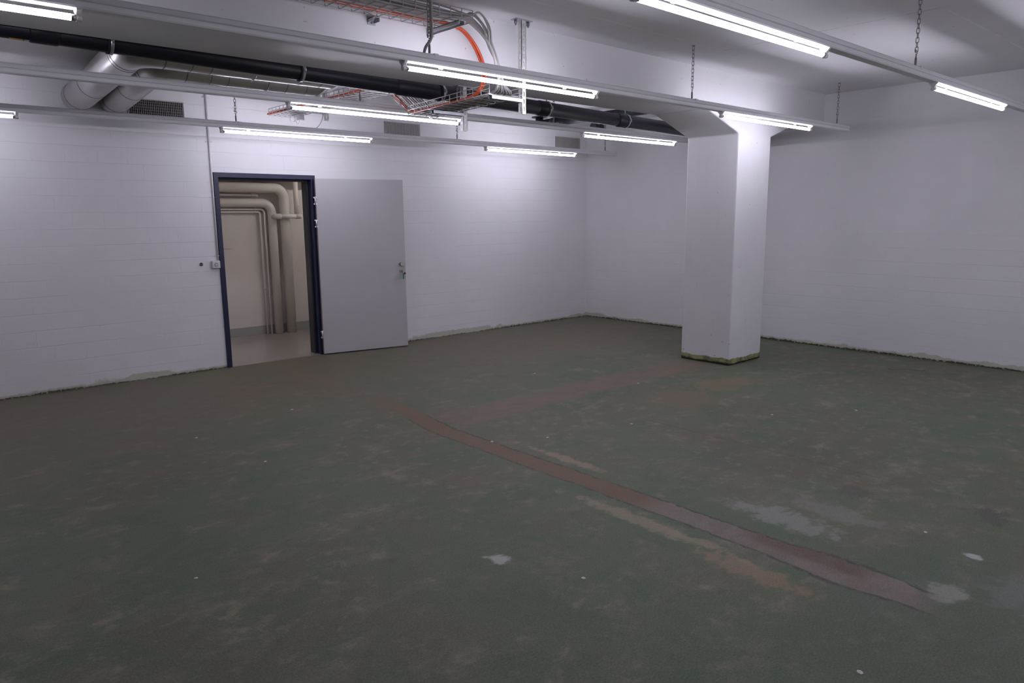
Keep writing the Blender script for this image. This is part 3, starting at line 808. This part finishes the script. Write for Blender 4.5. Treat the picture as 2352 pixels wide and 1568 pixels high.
# ------------------------------------------------------------------ cables
def jit(v, a=0.004): return v + random.uniform(-a, a)
def cable(mat, r, ya, za, xb, zb, drop, group, label, end=-0.25, seg=7):
    """along the beam tray, over its end, down into the tray under the beam, up the slope and on to the wall"""
    pts = [(-9.4, ya, za)]
    for q in range(9): pts.append((-9.0 + q * 0.42, jit(ya, 0.006), jit(za, 0.003)))
    pts += drop
    for y in (-3.5, -3.2, -2.95): pts.append((jit(xb, .003), y, 2.380 - (-3.775 - y) * -0.036 + zb))
    pts += [(xb, -2.80, 2.366 + zb), (xb, -2.62, 2.482 + zb), (xb, -2.45, 2.592 + zb)]
    y = -2.25
    while y < end: pts.append((jit(xb, .004), y, 2.612 + zb)); y += 0.4
    pts.append((xb, end, 2.612 + zb))
    o = MB().sweep(smooth_path(pts, 5), r, seg).build('cable', mat, loc=(xb, -3.5, 2.5))
    return tag(o, label, 'cable', group)
for q, (dy, dx) in enumerate(((0.0, 0.0), (0.018, 0.016))):
    ya = -3.712 - dy; xb = TW0 + 0.014 + dx
    drop = [(-5.42, ya, 2.782), (-5.30, -3.705 - dy, 2.765), (-5.205 + dx * .3, -3.70 - dy, 2.695), (-5.140 + dx * .5, -3.70 - dy, 2.595), (-5.118 + dx * .6, -3.70 - dy, 2.49), (-5.13 + dx, -3.66, 2.405)]
    cable('orange_cable', 0.0085, ya, 2.779, xb, 0.010, drop, 'orange cables through the wire trays', 'orange cable running through the wire trays and down past the beam')
NG = 12
for q in range(NG):
    f = q / (NG - 1)
    xb = -5.035 + 0.165 * f; ya = -3.765 - 0.185 * random.random()
    zb = 0.008 + 0.014 * (q % 2)
    lift = random.uniform(0.0, 0.018); out = random.uniform(-0.014, 0.014)
    drop = [(-5.42, ya, 2.79 + lift * .4), (-5.33, ya + .01, 2.815 + lift), (-5.235 + out, ya * .6 - 3.84 * .4, 2.752 + lift), (-5.165 + out, -3.85 + 0.02 * f, 2.655 + lift), (-5.115 + out * .6 + .015 * f, -3.845, 2.55), (-5.085 + out * .3 + 0.06 * f, -3.82, 2.44), (xb, -3.70, 2.392 + zb)]
    far = q > 8
    cable('grey_cable' if q % 3 else 'pale_cable', 0.0058 if q % 4 else 0.0085, ya, 2.775 + 0.018 * (q % 3), xb, zb, drop, 'grey cables bundled in the wire trays', 'grey cable bundled with others in the wire trays beside the beam', end=(-0.3 if far else -1.6))
for q in range(6):     # more cables that stay in the beam tray
    ya = -3.75 - 0.033 * q
    pts = [(-9.4 + k * 0.5, jit(ya, .010), 2.785 + 0.02 * (q % 2) + jit(0, .004)) for k in range(8)] + [(-5.50, ya, 2.79)]
    tag(MB().sweep(smooth_path(pts, 4), 0.008, 7).build('tray_cable', 'grey_cable', loc=(-7, ya, 2.78)), 'grey cable lying in the wire tray along the beam face', 'cable', 'grey cables lying in the beam tray')
# feed cables to the rails
tag(MB().sweep(smooth_path([(-5.838, -4.122, CH), (-5.838, -4.122, 2.75), (-5.840, -4.122, 2.60), (-5.848, -4.118, 2.555), (-5.872, -4.105, 2.515), (-5.880, -4.095, 2.478)], 6), 0.0085, 10).build('feed_cable', 'grey_cable', loc=(-5.85, -4.12, 2.5)),
    'thick grey cable dropping from the ceiling to the rail before the beam', 'cable')
tag(MB().sweep(smooth_path([(-4.838, -0.882, 2.66), (-4.838, -0.88, 2.56), (-4.822, -0.80, 2.50), (-4.80, -0.66, 2.462)], 6), 0.004, 8).build('feed_cable', 'grey_cable', loc=(-4.84, -0.88, 2.5)),
    'thin grey cable from the wall-side slotted post down to the rail', 'cable')
jb = thing('junction_box', (-4.90, -0.52, 2.575), 'small grey junction box with looped cables under the tray end', 'junction box')
MB().box((-4.925, -0.56, 2.545), (-4.875, -0.48, 2.600)).build('box_body', 'conduit', jb, 0.004)
MB().sweep(arc((-4.955, -0.46, 2.560), -0.15 * PI, -1.1 * PI, 14, 0.028, (1, 0, 0), (0, 0, 1.0)) , 0.005, 8).sweep([(-4.982, -0.46, 2.57), (-4.984, -0.46, 2.60)], .005, 8).build('cable_loop', 'pale_cable', jb)
MB().sweep(smooth_path([(-4.935, -0.47, 2.60), (-4.93, -0.47, 2.55), (-4.915, -0.48, 2.515), (-4.90, -0.50, 2.525), (-4.90, -0.52, 2.55)], 5), 0.006, 8).build('cable_loop', 'pale_cable', jb)

# ------------------------------------------------------------------ corridor pipes
M['thin_pipe'] = simple('thin_pipe_paint', (0.74, 0.72, 0.69), 0.4, 0, 0.02, 6)
def corr_pipe(name, path, R, r, label, mat='lagging', seg=24, group=None):
    t = thing(name, path[-1], label, 'pipe', group)
    MB().sweep(fillet(path, R, 10), r, seg).build('pipe_run', mat, t)
    return t
yb, ya = 1.815, 1.850
pB = corr_pipe('heating_pipe', [(-8.4, yb, 1.962), (-4.062, yb, 1.962), (-4.062, yb, 0.0)], 0.135, 0.066, 'thick cream lagged pipe through the doorway, with the higher bend')
pA = corr_pipe('heating_pipe', [(-8.4, ya, 1.765), (-4.228, ya, 1.765), (-4.228, ya, 0.0)], 0.135, 0.057, 'thick cream lagged pipe through the doorway, with the lower bend')
t1 = corr_pipe('water_pipe', [(-8.4, 1.87, 1.683), (-4.325, 1.87, 1.683), (-4.325, 1.87, 0.0)], 0.05, 0.0125, 'thin cream pipe with a rounded bend beside the lagged pipes', mat='thin_pipe', seg=12)
t2 = corr_pipe('water_pipe', [(-8.4, 1.895, 1.648), (-4.375, 1.895, 1.648), (-4.375, 1.895, 0.0)], 0.03, 0.0125, 'thin cream pipe lying closest to the corridor wall', mat='thin_pipe', seg=12)
t3 = corr_pipe('water_pipe', [(-8.4, 1.87, 1.868), (-4.43, 1.87, 1.868), (-4.39, 1.91, 1.86)], 0.02, 0.016, 'thin cream pipe between the two lagged bends, ending in the wall', mat='thin_pipe', seg=12)
for x, z, t in ((-4.49, 1.868, t3), (-4.46, 1.683, t1)):
    MB().sweep(arc((x, 1.87, z), 0, 2 * PI, 12, 0.017, (0, 1, 0), (0, 0, 1))[:-1], 0.004, 6, closed=True).cyl((x, 1.855, z + .015), (x, 1.855, z + .05), 0.005, 6).cyl((x, 1.87, z), (x, 1.935, z), 0.005, 6).build('pipe_clip', 'lagging', t)
for x, z, y, t in ((-4.325, 0.50, 1.87, t1), (-4.375, 0.62, 1.895, t2)):
    MB().sweep(arc((x, y, z), 0, 2 * PI, 12, 0.015, (1, 0, 0), (0, 1, 0))[:-1], 0.004, 6, closed=True).box((x + .01, y - .003, z - .006), (x + .05, y + .003, z + .006)).build('pipe_clip', 'lagging', t)
br = thing('bypass_pipe', (-4.06, 1.70, 1.587), 'short level bypass pipe strapped across the two lagged pipes', 'pipe')
MB().sweep([(-4.19, 1.715, 1.587), (-3.93, 1.715, 1.587)], 0.030, 20).build('pipe_sleeve', 'conduit', br)
MB().sweep(fillet([(-4.228, 1.82, 1.587), (-4.228, 1.715, 1.587), (-4.165, 1.715, 1.587)], 0.05, 8), 0.036, 20).build('pipe_elbow', 'lagging', br)
MB().sweep([(-3.955, 1.715, 1.587), (-3.885, 1.715, 1.587), (-3.868, 1.715, 1.587)], 0.034, 20, radii=[.034, .034, .024]).build('pipe_cap', 'lagging', br)
MB().sweep([(-3.925, 1.735, 1.60), (-3.925, 1.735, 2.062)], 0.034, 20).build('riser_pipe', 'lagging', br)

# corridor lamp (out of sight beside the doorway)
M['ctube'] = tube_light('warm_tube_glow', (1.0, 0.93, 0.90), 54.0)
for x0, what in ((-4.0, 'beyond the open door leaf'), (-8.2, 'on the socket side of the doorway')):
    cl = thing('corridor_light', (x0 + 0.9, 0.75, 2.55), 'fluorescent tube under the corridor ceiling, out of sight ' + what, 'fluorescent light')
    MB().box((x0, 0.71, 2.55), (x0 + 1.8, 0.79, 2.60)).build('light_body', 'rail', cl)
    MB().sweep([(x0 + .1, 0.75, 2.525), (x0 + 1.7, 0.75, 2.525)], 0.014, 10, caps=False).build('lamp_tube', 'ctube', cl)

# ------------------------------------------------------------------ litter on the floor
def crumb(x, y, r):
    n = 7; vs = [(x, y, r * 0.5)]; a0 = random.random() * 6
    for j in range(n):
        a = a0 + 2 * PI * j / n; q = r * random.uniform(0.7, 1.2)
        vs.append((x + q * math.cos(a), y + q * math.sin(a), 0.0012))
    mb = MB().raw(vs, [(0, 1 + j, 1 + (j + 1) % n) for j in range(n)] + [tuple(range(n, 0, -1))])
    tag(mb.build('paint_crumb', 'chip', loc=(x, y, 0)), 'tiny white paint crumb lying on the worn green floor', 'crumb', 'white paint crumbs on the floor')
for x, y, r in ((-6.214, -5.655, .010), (-7.469, -4.491, .009), (-3.093, -3.489, .012), (-4.631, -6.498, .010), (-5.25, -3.9, .012), (-6.6, -3.2, .010), (-6.75, -2.35, .010), (-4.2, -4.3, .011), (-4.9, -4.1, .010), (-3.5, -2.5, .012), (-5.9, -2.1, .011), (-2.6, -5.3, .012), (-6.0, -6.75, .012), (-3.2, -4.9, .011)):
    crumb(x, y, r)
tag(MB().sweep(smooth_path([(-0.74, -4.83, .003), (-0.80, -4.88, .006), (-0.75, -4.95, .012), (-0.68, -4.97, .008), (-0.66, -5.06, .005), (-0.59, -5.13, .003)], 5), 0.0024, 6).build('wire_offcut', 'chain', loc=(-0.7, -5.0, 0)),
    'thin bent offcut of dark wire lying near the end wall', 'wire')

# ------------------------------------------------------------------ world, camera, colour
w = bpy.data.worlds.new('dark'); SC.world = w; w.use_nodes = True
w.node_tree.nodes['Background'].inputs[0].default_value = (0, 0, 0, 1)
cam = bpy.data.cameras.new('camera'); co = bpy.data.objects.new('camera', cam); COL.objects.link(co)
yaw, pitch, roll, f = 0.8415, -0.1725, 0.0092, 1655.13
fv = Vector((math.cos(yaw) * math.cos(pitch), math.sin(yaw) * math.cos(pitch), math.sin(pitch)))
rv = Vector((math.sin(yaw), -math.cos(yaw), 0)); dv = fv.cross(rv)
r2 = rv * math.cos(roll) + dv * math.sin(roll); d2 = -rv * math.sin(roll) + dv * math.cos(roll)
mw = Matrix((r2, -d2, -fv)).transposed().to_4x4(); mw.translation = Vector((-8.3958, -7.6401, 1.5662))
co.matrix_world = mw
cam.sensor_width = 36.0; cam.sensor_fit = 'HORIZONTAL'; cam.lens = f / 2352 * 36.0; cam.clip_start = 0.02
SC.camera = co
SC.cycles.max_bounces = 12; SC.cycles.diffuse_bounces = 5; SC.cycles.glossy_bounces = 3; SC.cycles.transmission_bounces = 2
SC.cycles.use_light_tree = False
SC.cycles.adaptive_threshold = 0.03
SC.cycles.caustics_reflective = False; SC.cycles.caustics_refractive = False
vs = SC.view_settings
vs.view_transform = 'Standard'; vs.look = 'None'; vs.gamma = 1.0; vs.exposure = 0.0; vs.use_curve_mapping = False
